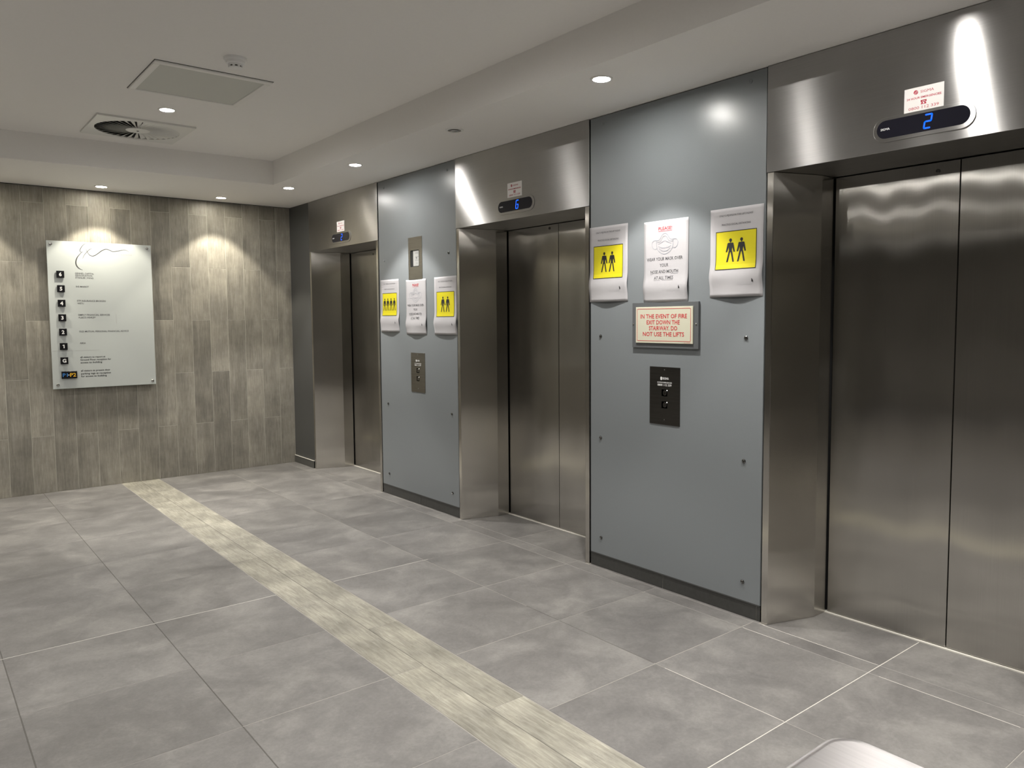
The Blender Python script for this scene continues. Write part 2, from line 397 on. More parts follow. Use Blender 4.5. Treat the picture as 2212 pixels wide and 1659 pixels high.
# niche floors, cut at the tile joints and at the frame edges
for a, b in ((0, 1), (2, 3), (4, 5)):
    cuts = [YS[b]+0.03]+[y for y in ylines if YS[b]+0.05 < y < YS[a]-0.05][::-1]+[YS[a]-0.03]
    for c0, c1 in zip(cuts, cuts[1:]): lay(-0.016, 0.348, c0, c1, M['tile'], 'floor_tile')
for a, b in ((1, 2), (3, 4)):   # strip in front of the grey panels
    lay(-0.016, 0.012, YS[b]+0.0, YS[a]-0.0, M['tile'], 'floor_tile')
lay(-0.016, 0.012, YS[0], 0, M['tile'], 'floor_tile')
# pale timber-look band
for xa, xb, js in ((-1.608, -1.4535, [0, -1.016, -1.98, -2.943, -3.884, -4.842, -5.80, -6.76, -7.72, -8.68, -9.64, YB]),
                   (-1.4535, -1.299, [0, -0.52, -1.48, -2.438, -3.410, -4.350, -5.310, -6.27, -7.23, -8.19, -9.15, YB])):
    for j0, j1 in zip(js, js[1:]): lay(xa, xb, j1, j0, M['band'], 'floor_plank', 0.0016)
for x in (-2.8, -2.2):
    MB().box(x-0.0014, x+0.0014, YB, 0, -0.003, -0.0006).build('grout_line', M['dgrout'], fl)  # angle-dependent shading of these joints, painted in as darker grout
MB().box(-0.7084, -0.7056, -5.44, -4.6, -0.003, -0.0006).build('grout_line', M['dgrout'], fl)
for x0, x1, y in ((-3.4, -1.612, -3.633), (-1.29, -0.68, -3.633), (-0.3, 0.345, -3.633), (-1.29, -0.70, -4.844), (-1.29, -0.02, -5.4495), (-1.29, 0.34, -6.055), (-1.0, -0.1, -4.2385), (-2.2, -1.62, -4.844)):
    w_ = 0.0018 if y in (-3.633, -6.055) else 0.0013
    MB().box(x0, x1, y-w_, y+w_, -0.003, -0.0003).build('grout_line', M['bgrout'] if w_ > 0.0015 and x0 < -1 else M['mgrout'], fl)
for y0, y1, x in ((-6.05, -5.5, -0.707), (-6.6, -6.1, -0.113), (-5.7, -5.46, -0.113), (-6.05, -5.5, -0.0165)):
    MB().box(x-0.0014, x+0.0014, y0, y1, -0.003, -0.0003).build('grout_line', M['bgrout'], fl)
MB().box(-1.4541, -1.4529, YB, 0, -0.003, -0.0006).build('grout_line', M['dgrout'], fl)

# far wall
wf = MB().box(XW-0.1, 0.0, 0.0012, 0.12, -0.0, HR+0.02).build('wall_far', M['wgrout']); tag(wf, kind='structure')
edges = [0.0]+[-0.146-0.1628*k for k in range(0, 21)]; edges = [e for e in edges if e > XL]+[XL]
wc = {}
JA, JB = [0.480, 1.448, 2.420], [0.962, 1.932]
for k in range(len(edges)-1):
    x1, x0 = edges[k], edges[k+1]
    js = [0.0]+(JB if k % 2 == 0 else JA)+[H-0.004]
    for z0, z1 in zip(js, js[1:]):
        sx, sz = (x1-x0)-0.0028, (z1-z0)-0.0028
        key = (round(sx, 3), round(sz, 3))
        if key not in wc: wc[key] = chamfer_piece('wall_plank', sx, sz, 0.008, 0.0009, M['wood'], 'y')
        o = link('wall_plank', wc[key], wf, ((x0+x1)/2, 0.0, (z0+z1)/2))
        if random.random() < 0.5: o.rotation_euler = (0, PI, 0); o.location.y = 0.0
MB().box(XW, XL-0.001, -0.012, 0.0012, 0, H).build('painted_section', M['side'], wf)
# other walls, seen only in reflections
wl = MB().box(XW-0.12, XW, YB, 0, 0, HR).build('wall_left', M['side']); tag(wl, kind='structure')
wb = MB().box(XW-0.12, 0.6, YB-0.12, YB, 0, HR).build('wall_back', M['side']); tag(wb, kind='structure')

# ceiling: low border all round a raised tray
cm = MB()
xa, xb, yf, yn = -2.81, -0.62, -1.16, -9.9
o_ = [(XW, 0.0), (0.02, 0.0), (0.02, YB), (XW, YB)]; i_ = [(xa, -1.100), (xb, -1.205), (xb, yn), (xa, yn)]
cm.v = [(x, y, H) for x, y in o_]+[(x, y, H) for x, y in i_]+[(x, y, HR) for x, y in i_]+[(x, y, HR+0.1) for x, y in o_]
for k in range(4):
    j = (k+1) % 4; cm.face(k, j, 4+j, 4+k); cm.face(4+k, 4+j, 8+j, 8+k); cm.face(k, 12+k, 12+j, j)
cm.face(8, 9, 10, 11); cm.face(12, 13, 14, 15)
ce = cm.build('ceiling', M['ceil']); tag(ce, kind='structure')
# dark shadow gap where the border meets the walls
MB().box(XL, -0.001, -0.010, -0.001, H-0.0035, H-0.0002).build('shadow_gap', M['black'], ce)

# ------------------------------------------------------------------ lift wall
wr = MB().box(0.40, 0.60, YB, 0.1, 0, HR).build('wall_right', M['dark']); tag(wr, kind='structure')
def wallblock(y0, y1, top=H+0.05, x0=0.014):       # solid wall behind a cladding panel
    MB().box(x0, 0.40, y0, y1, 0, top).build('wall_pier', M['black'], wr)
wallblock(YS[2]+0.002, YS[1]-0.002); wallblock(YS[4]+0.002, YS[3]-0.002); wallblock(YB, YS[5]-0.002)
def panel(y0, y1, screws, big=0.0):
    o = bevel(MB().box(0.0, 0.012, y0, y1, 0.0755, H-0.004).build('cladding_panel', M['grey'], wr), 0.001, 1)
    MB().box(-0.0015, 0.012, y0+0.002, y1-0.002, 0.0735, 0.0795).build('panel_lip', M['dark'], o)
    for (y, z, kind) in screws:
        s = MB().lathe([(0.0105, 0), (0.0105, 0.002), (0.007, 0.0045), (0.0055, 0.0050), (0.0045, 0.0035), (0.0008, 0.0030)], 14)
        c = s.build('screw_cap' if kind else 'screw', M['grey'] if kind == 2 else M['screwd'], o, (0.0, y, z), True)
        c.rotation_euler = (0, -PI/2, 0)
        if kind != 2: c.scale = (1.0, 1.0, 1.2)
    return o
panel(YS[2]+0.004, YS[1]-0.004, [(-1.923, 1.916, 2), (-2.868, 1.913, 1), (-1.947, 0.752, 0), (-2.883, 0.752, 0), (-1.944, 0.173, 0), (-2.880, 0.171, 0), (-1.935, 2.496, 2), (-2.861, 2.498, 2)])
panel(YS[4]+0.004, YS[3]-0.004, [(-4.411, 1.334, 0), (-5.378, 1.338, 0), (-4.411, 0.755, 0), (-5.374, 0.754, 0), (-4.415, 0.175, 0), (-5.375, 0.169, 0), (-4.429, 2.513, 2), (-5.384, 2.513, 2)])
panel(YB, YS[5]-0.004, [(-6.95, 1.336, 0), (-6.95, 0.754, 0)])
# narrow dark strip in the corner
MB().box(0.0, 0.40, YS[0]+0.003, 0.0, 0.0, H+0.05).build('corner_strip', M['dark'], wr)
# skirtings
def skirt(name, y0, y1, joints, top=0.072, x0=0.002, x1=0.014):
    s = MB().box(x0+0.002, x1, y0, y1, 0, top-0.001).build(name, M['silic']); tag(s, kind='structure')
    js = [y0]+sorted(joints)+[y1]
    for a, b in zip(js, js[1:]):
        MB().box(x0, x1, a+(0.0012 if a != y0 else 0), b-(0.0012 if b != y1 else 0), 0.001, top).build('skirting_tile', M['skirt'], s)
    return s
skirt('baseboard_far_panel', YS[2]+0.003, YS[1]-0.003, [-2.43])
skirt('baseboard_near_panel', YS[4]+0.003, YS[3]-0.003, [-4.875, -5.452])
M['skirt'] = speckled('grey_skirting_tile', (0.085, 0.085, 0.080), 0.35, 0.1, 40)
s = skirt('baseboard_corner', YS[0]+0.004, -0.001, [], 0.070, -0.010, -0.0005)
MB().box(-0.011, -0.0005, YS[0]+0.004, -0.001, 0.070, 0.0735).build('sealant_bead', M['silic'], s)

# ------------------------------------------------------------------ lifts
def lift(n, ya, yb, zb):
    """ya > yb; ya is the far edge"""
    yc = (ya+yb)/2
    d = empty('door_%d' % n, (0, yc, 0), kind='structure')
    L = lambda y: y-yc
    fx = -0.006
    # header box: face, underside
    h = MB().box(fx, 0.40, L(yb)+0.002, L(ya)-0.002, zb, H-0.002).build('header', (M['header'],), d); bevel(h, 0.0012, 1)
    for s_, e in ((1, ya), (-1, yb)):
        e_ = L(e)-s_*0.006
        poly = [(fx+0.002, e_), (fx+0.002, e_-s_*0.032), (0.253, e_-s_*0.121), (0.352, e_-s_*0.121), (0.352, e_-s_*0.02), (0.40, e_-s_*0.02), (0.40, e_)]
        if s_ < 0: poly = poly[::-1]
        j = MB().prism(poly, 0.0, zb-0.0015).build('jamb', M['jamb'], d); bevel(j, 0.0014, 1)
    ho = L(ya)-0.134
    MB().box(0.385, 0.399, L(yb)+0.03, L(ya)-0.03, 0.0, zb-0.001).build('shaft_void', M['black'], d)
    for s_ in (1, -1):
        y0, y1 = (0.0022, ho) if s_ > 0 else (-ho, -0.0022)
        lf = MB().box(DX, DX+0.024, y0, y1, 0.006, zb-0.004).build('door_leaf', M['steel'], d); bevel(lf, 0.0012, 1)
        if s_ > 0:
            k = MB().lathe([(0.009, 0), (0.009, 0.002), (0.006, 0.003), (0.0055, 0.0012), (0.0008, 0.0012)], 16).build('key_hole', M['screwd'], lf, (DX, 0.09, 2.046), True); k.rotation_euler = (0, -PI/2, 0)
    MB().box(0.349, 0.398, -ho-0.012, ho+0.012, -0.002, 0.0035).build('sill', M['silic'], d)
    return d
lift(1, YS[0], YS[1], 2.088); lift(2, YS[2], YS[3], 2.073); lift(3, YS[4], YS[5], 2.086)

# ------------------------------------------------------------------ floor indicators and stickers over the lifts
def pill(y0, y1, z0, z1, n=10):
    r = (z1-z0)/2; zc = (z0+z1)/2; p = []
    for k in range(n+1): a = -PI/2+PI*k/n; p.append((y1-r+r*math.cos(a), zc+r*math.sin(a)))
    for k in range(n+1): a = PI/2+PI*k/n; p.append((y0+r+r*math.cos(a), zc+r*math.sin(a)))
    return p
def slab(poly, h0, h1):        # polygon in (u,v) raised along -x
    mb = MB(); b = 0; n = len(poly)
    mb.v = [(-h0, -u, v) for u, v in poly]+[(-h1, -u, v) for u, v in poly]
    mb.face(*range(n)); mb.face(*range(n, 2*n))
    for i in range(n): j = (i+1) % n; mb.face(i, j, n+j, n+i)
    return mb
SEG = {'2': [(-1, 2), (0.85, 2), (1, 1.8), (1, 0.2), (0.85, 0), (-0.7, 0), (-1, -0.2), (-1, -1.8), (-0.85, -2), (0.85, -2)],
       'G': [(0.9, 2), (-0.7, 2), (-1, 1.8), (-1, -1.8), (-0.7, -2), (0.8, -2), (1, -1.8), (1, -0.1), (0.8, 0), (0.0, 0)]}
def indicator(yc, zc, ch, lab):
    e = empty('floor_indicator', (-0.006, yc, zc), lab, 'indicator', 'lift position indicators')
    b = slab(pill(-0.191, 0.191, -0.051, 0.046), 0, 0.0045).build('bezel', M['header'], e); bevel(b, 0.0015, 2)
    slab(pill(-0.176, 0.172, -0.036, 0.034), 0.003, 0.0050).build('screen', M['screen'], e)
    pl = on_right(0, 0)
    pts = [(x*0.0115+0.022+y*0.0018, y*0.0125) for x, y in SEG[ch]]
    art('led_digit', ribbon(pts, 0.0062)+[circ(px_, py_, 0.0031, n=8) for px_, py_ in pts], M['led'], pl, e, 0.0056)
    art('maker_name', text('SIGMA', -0.142, -0.004, 0.0085, 0.036, 'C', 0.01), M['white'], pl, e, 0.0056)
    return e
indicator(-6.161, 2.173, '2', 'black pill-shaped indicator showing a blue 2, beside the bright streaks above the nearest lift')
indicator(-3.650, 2.159, 'G', 'black pill-shaped indicator showing a blue G above the middle lift')
indicator(-1.160, 2.170, '2', 'small black pill-shaped indicator showing a blue 2 above the furthest lift')
def sticker(yc, zc, lab, rz=0.0):
    e = empty('emergency_sticker', (-0.006, yc, zc), lab, 'sticker', 'emergency number stickers over the lifts'); e.rotation_euler = (rz, 0, 0)
    W, Hh = 0.147, 0.091; pl = on_right(0, 0)
    slab([(-W/2, -Hh/2), (W/2, -Hh/2), (W/2, Hh/2), (-W/2, Hh/2)], 0, 0.0006).build('backing', M['sticker'], e)
    art('emblem', [circ(-0.030, 0.027, 0.0085, n=18)], M['redd'], pl, e, 0.0011)
    art('emblem_streaks', ribbon([(-0.036, 0.021), (-0.030, 0.029), (-0.023, 0.034)], 0.0012)+ribbon([(-0.032, 0.019), (-0.026, 0.027), (-0.021, 0.030)], 0.001), M['sticker'], pl, e, 0.0015)
    lines('lettering', [text('SIGMA', 0.012, 0.0215, 0.010, 0.050), text('24 HOUR EMERGENCIES', 0, 0.0015, 0.0075, 0.128, bold=0.02),
        text('0800 112 339', 0, -0.0375, 0.0105, 0.112)], M['redd'], pl, e, 0.0011)
    ph = [[(-0.011, -0.022), (0.011, -0.022), (0.006, -0.012), (-0.006, -0.012)], [(-0.010, -0.010), (-0.010, -0.006), (0.010, -0.006), (0.010, -0.010)],
          [(-0.011, -0.014), (-0.011, -0.006), (-0.006, -0.006), (-0.006, -0.014)], [(0.006, -0.014), (0.006, -0.006), (0.011, -0.006), (0.011, -0.014)]]
    art('telephone_symbol', ph, M['redd'], pl, e, 0.0011); art('telephone_dial', [circ(0, -0.0175, 0.003, n=10)], M['sticker'], pl, e, 0.0014)
    return e
sticker(-6.163, 2.264, 'white sticker with red lettering above the nearest lift indicator')
sticker(-3.642, 2.2565, 'white sticker with red lettering above the middle lift indicator')
sticker(-1.156, 2.2655, 'small white sticker with red lettering above the furthest lift indicator')

# ------------------------------------------------------------------ posters
W_, H_ = 0.297, 0.42
def man(cx, cy, s, lean=0.0):
    P = []
    P.append([(cx+x*s, cy+y*s) for x, y in circ(0, 0.86, 0.13, 0.13, 14)])
    P.append([(cx+x*s, cy+y*s) for x, y in [(-0.045, 0.68), (0.045, 0.68), (0.05, 0.80), (-0.05, 0.80)]])
    P.append([(cx+x*s, cy+y*s) for x, y in [(-0.22, 0.66), (0.22, 0.66), (0.13, 0.08), (0.15, -0.05), (-0.15, -0.05), (-0.13, 0.08)]])
    for q in (-1, 1):
        P.append([(cx+x*s, cy+y*s) for x, y in [(q*0.20, 0.66), (q*0.26, 0.64), (q*0.42, -0.02), (q*0.30, -0.05), (q*0.13, 0.45)]])
        P.append([(cx+x*s, cy+y*s) for x, y in [(q*0.15, 0.05), (q*0.02, 0.0), (q*0.22, -0.80), (q*0.36, -0.80)]])
    return P
def poster(kind, y_left, ztop, count, lab, seed, bulge=0.014):
    rnd = random.Random(seed); A, B_, C_ = bulge*rnd.uniform(0.8, 1.2), rnd.uniform(0.006, 0.011), rnd.uniform(-0.004, 0.004); tb = rnd.uniform(0.74, 0.82)
    def dep(u, v):
        s_ = min(1, max(0, u/W_)); t_ = min(1, max(0, -v/H_))
        g = max(0, (t_-0.35)/0.65)
        d = 0.002+A*math.sin(PI*s_)*g**1.5+B_*math.exp(-((t_-tb)/0.10)**2)*(1-0.3*math.sin(PI*s_))+0.0012*math.sin(9*s_+5*t_+seed)*t_
        d += C_*(s_-0.5)*math.sin(PI*t_)
        return max(0.0012, d)
    pl = lambda u, v, h: (-dep(u, v)-h, -u, v)
    e = empty(kind, (0.0, y_left, ztop), lab, 'poster', 'paper notices taped to the lift wall')
    nx, ny = 14, 26; v = []; f = []
    for j in range(ny+1):
        for i in range(nx+1):
            u_, v_ = W_*i/nx, -H_*j/ny
            v.append(pl(u_, v_, 0))
    for j in range(ny):
        for i in range(nx): a = j*(nx+1)+i; f.append((a, a+1, a+nx+2, a+nx+1))
    me = bpy.data.meshes.new('sheet'); me.from_pydata(v, [], f); me.materials.append(M['paper']); me.polygons.foreach_set('use_smooth', [True]*len(f)); finish(me)
    sh = link('sheet', me, e); md = sh.modifiers.new('thick', 'SOLIDIFY'); md.thickness = 0.0004; md.offset = 1
    def pr(name, polys, mat, z=0.0010): return art(name, polys, mat, pl, e, z)
    def prl(name, items, mat, z=0.0010):
        for it in items: pr(name, it, mat, z)
    if kind == 'capacity_notice':
        prl('heading', [text('ONLY %d PEOPLE IN THIS LIFT PLEASE' % count, 0.146, -0.038, 0.0085, 0.188)
           + [[(0.146-0.0445, -0.0405), (0.146-0.0385, -0.0405), (0.146-0.0385, -0.0395), (0.146-0.0445, -0.0395)]], text('PRACTICE SOCIAL DISTANCING', 0.148, -0.081, 0.0085, 0.162)], M['greyp'])
        x0, x1, y0, y1 = 0.033, 0.263, -0.290, -0.108
        pr('yellow_square', rectp(x0, y0, x1, y1, 8, 8), M['yellow'])
        pr('black_border', [q for r_ in (rectp(x0, y0, x1, y0+0.003, 8, 1), rectp(x0, y1-0.003, x1, y1, 8, 1), rectp(x0, y0, x0+0.003, y1, 1, 8), rectp(x1-0.003, y0, x1, y1, 1, 8)) for q in r_], M['blackp'], 0.0016)
        cx = (x0+x1)/2; xs = [cx-0.030, cx+0.032] if count == 2 else [cx-0.0775, cx-0.027, cx+0.0245, cx+0.0755]
        cm_ = (y0+y1)/2
        ms = []
        for k_, x_ in enumerate(xs): ms.append(man(x_, cm_-0.006, 0.062 if count == 2 else 0.055))
        prl('person_symbol', ms, M['blackp'], 0.0018)
    else:
        pr('heading', text('PLEASE!', 0.146, -0.050, 0.016, 0.090, bold=0.008)+[[(0.100, -0.0565), (0.192, -0.0565), (0.192, -0.055), (0.100, -0.055)]], M['redp'])
        g = 0.0022; cx, cy = 0.143, -0.120
        top = [(-0.056, 0.018), (-0.035, 0.022), (-0.018, 0.044), (0, 0.052), (0.018, 0.044), (0.035, 0.022), (0.056, 0.018)]
        body = [(0.056, 0.018), (0.054, -0.014), (0.042, -0.036), (0.018, -0.050), (0, -0.053), (-0.018, -0.050), (-0.042, -0.036), (-0.054, -0.014), (-0.056, 0.018)]
        ear = [(0.056, 0.020), (0.076, 0.018), (0.087, 0.004), (0.082, -0.016), (0.066, -0.026), (0.052, -0.022)]
        lines = [top, body, ear, [(-x, y) for x, y in ear], [(-0.054, 0.010), (-0.030, 0.012), (-0.012, 0.034), (0, 0.038), (0.012, 0.034), (0.030, 0.012), (0.054, 0.010)],
                 [(-0.044, -0.002), (-0.02, 0.007), (0, 0.014), (0.02, 0.007), (0.044, -0.002)], [(-0.042, -0.012), (-0.02, -0.021), (0, -0.022), (0.02, -0.021), (0.042, -0.012)], [(-0.038, -0.024), (-0.018, -0.036), (0, -0.039), (0.018, -0.036), (0.038, -0.024)]]
        pr('mask_drawing', [q for l_ in lines for q in ribbon(smoothline([(cx+x, cy+y) for x, y in l_]), g)], M['lineg'])
        tx = []
        for s_, y, w2, un in (('WEAR YOUR MASK OVER', -0.205, 0.240, 0), ('YOUR', -0.238, 0.058, 0), ('NOSE AND MOUTH', -0.271, 0.184, 1), ('AT ALL TIMES', -0.303, 0.128, 1)):
            tx.append(text(s_, 0.141, y, 0.0165, w2, bold=0.006))
            if un: tx[-1].append([(0.141-w2/2, y-0.0055), (0.141+w2/2, y-0.0055), (0.141+w2/2, y-0.0043), (0.141-w2/2, y-0.0043)])
        prl('message', tx, M['greyp'])
    pr('emblem', [[(0.243, -0.352), (0.251, -0.352), (0.2505, -0.346), (0.2475, -0.340), (0.2432, -0.335)]], M['blackp'])
    pr('small_print', text('PROPERTY MANAGEMENT', 0.210, -0.364, 0.0035, 0.085)+[[(0.165, -0.3562), (0.252, -0.3562), (0.252, -0.3555), (0.165, -0.3555)]], M['lightp'])
    return e
poster('capacity_notice', -1.856, 1.760, 4, 'white notice with four black figures on a yellow square', 3)
poster('mask_notice', -2.262, 1.744, 0, 'mask notice taped on the far grey panel under the steel plate', 5, 0.011)
poster('capacity_notice', -2.672, 1.746, 2, 'two-figure yellow notice on the far grey panel, right of the mask notice', 8)
poster('capacity_notice', -4.324, 1.948, 2, 'two-figure yellow notice on the near grey panel, left of the mask notice', 11)
poster('mask_notice', -4.737, 1.937, 0, 'mask notice taped on the near grey panel above the fire sign', 14)
poster('capacity_notice', -5.168, 1.952, 2, 'two-figure yellow notice beside the nearest lift, right end of the near grey panel', 17, 0.012)

# ------------------------------------------------------------------ fire sign
e = empty('fire_notice', (0, -4.886, 1.397), 'cream fire notice with red lettering on a grey backing board', 'sign')
b = slab([(-0.2215, -0.119), (0.2215, -0.119), (0.2215, 0.119), (-0.2215, 0.119)], 0, 0.012).build('backing_board', M['grey'], e); bevel(b, 0.001, 1)
b.data.materials[0] = speckled('backing_paint', (0.115, 0.122, 0.128), 0.45, 0.03, 200)
b = slab([(-0.191, -0.093), (0.191, -0.093), (0.191, 0.096), (-0.191, 0.096)], 0.012, 0.018).build('cream_plate', M['cream'], e); bevel(b, 0.0008, 1)
pl = on_right(0, 0)
art('red_border', frame_rect(-0.181, -0.0825, 0.179, 0.0865, 0.0022, 0.006), M['redp'], pl, e, 0.0186)
lines('lettering', [text('IN THE EVENT OF FIRE', -0.001, 0.036, 0.0215, 0.312, bold=0.014), text('EXIT DOWN THE', -0.002, 0.005, 0.0215, 0.222, bold=0.014),
    text('STAIRWAY. DO', -0.002, -0.0255, 0.0215, 0.190, bold=0.014), text('NOT USE THE LIFTS', -0.001, -0.0565, 0.0215, 0.277, bold=0.014)], M['redp'], pl, e, 0.0186)
art('small_print', text('SL 17 RSASL', 0.158, -0.0905, 0.0042, 0.040), M['redp'], pl, e, 0.0186)
for y in (-0.214, 0.208):
    k = MB().lathe([(0.0055, 0), (0.005, 0.002), (0.0025, 0.0035), (0.0005, 0.004)], 12).build('screw', M['screw'], e, (-0.012, -y, 0.006), True); k.rotation_euler = (0, -PI/2, 0)

# ------------------------------------------------------------------ call plates
def call_plate(yc, zc, mat, lab):
    e = empty('call_plate', (0, yc, zc), lab, 'lift button', 'lift call plates')
    w, h = 0.1015, 0.151; pl = on_right(0, 0)
    bx, bh = 0.0195, 0.0195
    # plate with two square openings (rows of boxes round them)
    mb = MB(); t = 0.003
    def bx_(u0, u1, v0, v1): mb.box(-t, 0, -u1, -u0, v0, v1)
    cuts = [-h, -0.058-bh+0.0, -0.058+bh+0.010, 0.004-bh+0.006, 0.004+bh+0.012, h]
    z1a, z1b, z2a, z2b = -0.065, -0.029, -0.002, 0.034
    bx_(-w, w, -h, z1a); bx_(-w, w, z1b, z2a); bx_(-w, w, z2b, h)
    for a, b in ((z1a, z1b), (z2a, z2b)): bx_(-w, -bx, a, b); bx_(bx, w, a, b)
    mb.build('plate', mat, e)
    for k_, (a, b) in enumerate(((z2a, z2b), (z1a, z1b))):
        c = (a+b)/2
        q = MB().box(0.000, 0.0008, -bx, bx, a, b).build('button_recess', M['black'], e)
        bt = slab(circ(0.002, c, 0.0125, 0.0135, 16), 0.0, 0.0042).build('button', mat, e); bevel(bt, 0.001, 2)
        tri = [[(0.002-0.005, c-0.004), (0.002+0.005, c-0.004), (0.002, c+0.005)]] if k_ == 0 else [[(0.002-0.005, c+0.004), (0.002, c-0.005), (0.002+0.005, c+0.004)]]
        art('arrow', tri, M['screwd'], pl, bt, 0.0046)
        art('bright_dot', [circ(0.0175, c+0.014, 0.0028, n=10)], M['dot'], pl, e, 0.0034)
        art('button_surround', frame_rect(-bx-0.001, a-0.001, bx+0.001, b+0.001, 0.0014, 0.004), M['screw'] if False else M['screwd'], pl, e, 0.0034)
    lines('lettering', [[circ(-0.022, 0.091, 0.0065, 0.0095, n=14)]+text('SIGMA', 0.008, 0.086, 0.0115, 0.042, bold=0.02),
        text('24 HOUR EMERGENCIES', 0.0, 0.067, 0.0065, 0.098, bold=0.02), text('0800 112 339', 0.0, 0.052, 0.0105, 0.094, bold=0.02)], M['white'], pl, e, 0.0034)
    for z in (0.136, -0.124):
        k = MB().lathe([(0.0032, 0), (0.0028, 0.001), (0.0005, 0.0016)], 10).build('screw', M['screw'], e, (-0.003, 0, z), True); k.rotation_euler = (0, -PI/2, 0)
    return e
call_plate(-4.8845, 1.029, M['darkplate'], 'dark call plate with two buttons under the fire notice')
call_plate(-2.4235, 1.0305, M['plate'], 'small pale call plate with two buttons on the far grey panel')

# ------------------------------------------------------------------ tall plate above the far mask notice
e = empty('switch_plate', (0, -2.409, 1.904), 'tall steel plate with a recessed window above the far mask notice', 'wall plate')
mb = MB(); t = 0.004; w, h = 0.0985, 0.160; u0, u1, v0, v1 = -0.066, 0.058, -0.062, 0.060
for a, b, c, d_ in ((-w, w, -h, v0), (-w, w, v1, h), (-w, u0, v0, v1), (u1, w, v0, v1)): mb.box(-t, 0, -b, -a, c, d_)
mb.build('plate', M['plate'], e)
art('window_edge', frame_rect(u0-0.002, v0-0.002, u1+0.002, v1+0.002, 0.004, 0.010), M['black'], on_right(0, 0), e, 0.0045)
slab([(u0, v0), (-0.030, v0), (-0.030, v1), (u0, v1)], 0, 0.0008).build('recess_side', M['black'], e)
slab([(-0.030, v0), (u1, v0), (u1, v1), (-0.030, v1)], 0, 0.0014).build('card', M['card'], e)
art('card_symbol', frame_rect(-0.002, -0.018, u1-0.002, 0.012, 0.002)+[[(0.008, 0.006), (0.026, 0.008), (0.030, 0.001), (0.024, -0.004), (0.023, -0.013), (0.018, -0.013), (0.017, -0.003), (0.010, 0.001)]]
    + text('FIRE', 0.022, 0.034, 0.008, 0.046)+text('IN', 0.024, -0.043, 0.008, 0.014), M['greyp'], on_right(0, 0), e, 0.0019)

# ------------------------------------------------------------------ directory board on the far wall
X0, X1, Z0, Z1 = -2.098, -1.300, 0.875, 2.112
yw = -0.040
e = empty('directory_board', ((X0+X1)/2, 0, Z0), 'white glass directory board with black floor numbers on the timber-look wall', 'sign')
ex, ez = (X0+X1)/2, Z0
pf = lambda u, v, h: (u-ex, yw-h, v-ez)          # u,v in world x,z
g = MB().box(X0-ex, X1-ex, yw, yw+0.008, 0, Z1-Z0).build('glass_sheet', (M['glassw'],), e); bevel(g, 0.0012, 2)
MB().box(X0-ex, X1-ex, yw+0.0015, yw+0.0065, -0.0012, 0).build('glass_edge', M['glassedge'], e)
for x, z in ((-2.067, 2.084), (-1.332, 2.083), (-1.328, 0.905), (-2.062, 0.908)):
    k = MB().lathe([(0.0115, 0), (0.0115, 0.005), (0.009, 0.0075), (0.0005, 0.008)], 18).build('standoff_cap', M['screw'], e, (x-ex, yw, z-ez), True); k.rotation_euler = (PI/2, 0, 0)
    s_ = MB().lathe([(0.008, 0), (0.008, 0.032)], 12).build('standoff', M['screw'], e, (x-ex, -0.0006, z-ez), True); s_.rotation_euler = (PI/2, 0, 0)
floors = [('6', 1.834), ('5', 1.714), ('4', 1.593), ('3', 1.472), ('2', 1.3515), ('1', 1.231), ('G', 1.111)]
def fbox(x, z, w, h):
    return bevel(MB().box(x-w/2-ex, x+w/2-ex, yw-0.012, yw-0.004, z-h/2-ez, z+h/2-ez).build('number_square', M['tileb'], e), 0.0006, 1)
for ch, z in floors:
    q = fbox(-2.0085, z, 0.056, 0.058)
    MB().box(-2.0085-0.015-ex, -2.0085+0.015-ex, yw-0.004, yw, z-0.015-ez, z+0.015-ez).build('spacer', M['white'], q)
    art('number', text(ch, -2.0085, z-0.0145, 0.029, None, 'C', 0.035) if ch != '1' else [[(-2.010, z-0.0145), (-2.003, z-0.0145), (-2.003, z+0.0145), (-2.010, z+0.0145)], [(-2.010, z+0.0145), (-2.017, z+0.0125), (-2.017, z+0.0065), (-2.010, z+0.0085)]], M['white'], pf, q, 0.0125)
q = fbox(-1.9765, 0.990, 0.115, 0.062)
MB().box(-2.02-ex, -1.93-ex, yw-0.004, yw, 0.975-ez, 1.005-ez).build('spacer', M['white'], q)
art('number', text('P1', -2.026, 0.975, 0.030, 0.036, 'L', 0.012), M['blue'], pf, q, 0.0125)
art('number_dash', rectp(-1.988, 0.987, -1.976, 0.992), M['white'], pf, q, 0.0125)
art('number', text('P2', -1.972, 0.975, 0.030, 0.044, 'L', 0.02), M['orange'], pf, q, 0.0125)
T = []
def tl(s_, x, ztop, w_, h_=0.0135, b_=0.012): T.append(text(s_, x, ztop-h_, h_, w_, 'L', b_))
tl('GENNEL CAPITAL', -1.900, 1.853, 0.142); tl('GEOLOCATION', -1.899, 1.835, 0.127); tl('STANLIB | INNG', -1.898, 1.816, 0.134)
tl('IHS MARKIT', -1.897, 1.742, 0.096); tl('STP INSURANCE BROKERS', -1.894, 1.622, 0.218); tl('WETU', -1.892, 1.600, 0.048)
tl('SIMPLY FINANCIAL SERVICES', -1.890, 1.503, 0.240); tl('AL&CO ASHLEY', -1.890, 1.481, 0.130)
tl('OLD MUTUAL PERSONAL FINANCIAL ADVICE', -1.889, 1.362, 0.382); tl('ABSA', -1.888, 1.263, 0.045)
lines('tenant_name', T, M['greyp'], pf, e, 0.0006)
T = []
for s_, z, w_ in (('all visitors to report at', 1.144, 0.190), ('Ground Floor reception for', 1.121, 0.234), ('access to building', 1.098, 0.164),
                  ('all visitors to present their', 1.028, 0.224), ('parking tags at reception', 1.003, 0.228), ('for access to building', 0.980, 0.195)):
    tl(s_, -1.889, z, w_, 0.0145, 0.014)
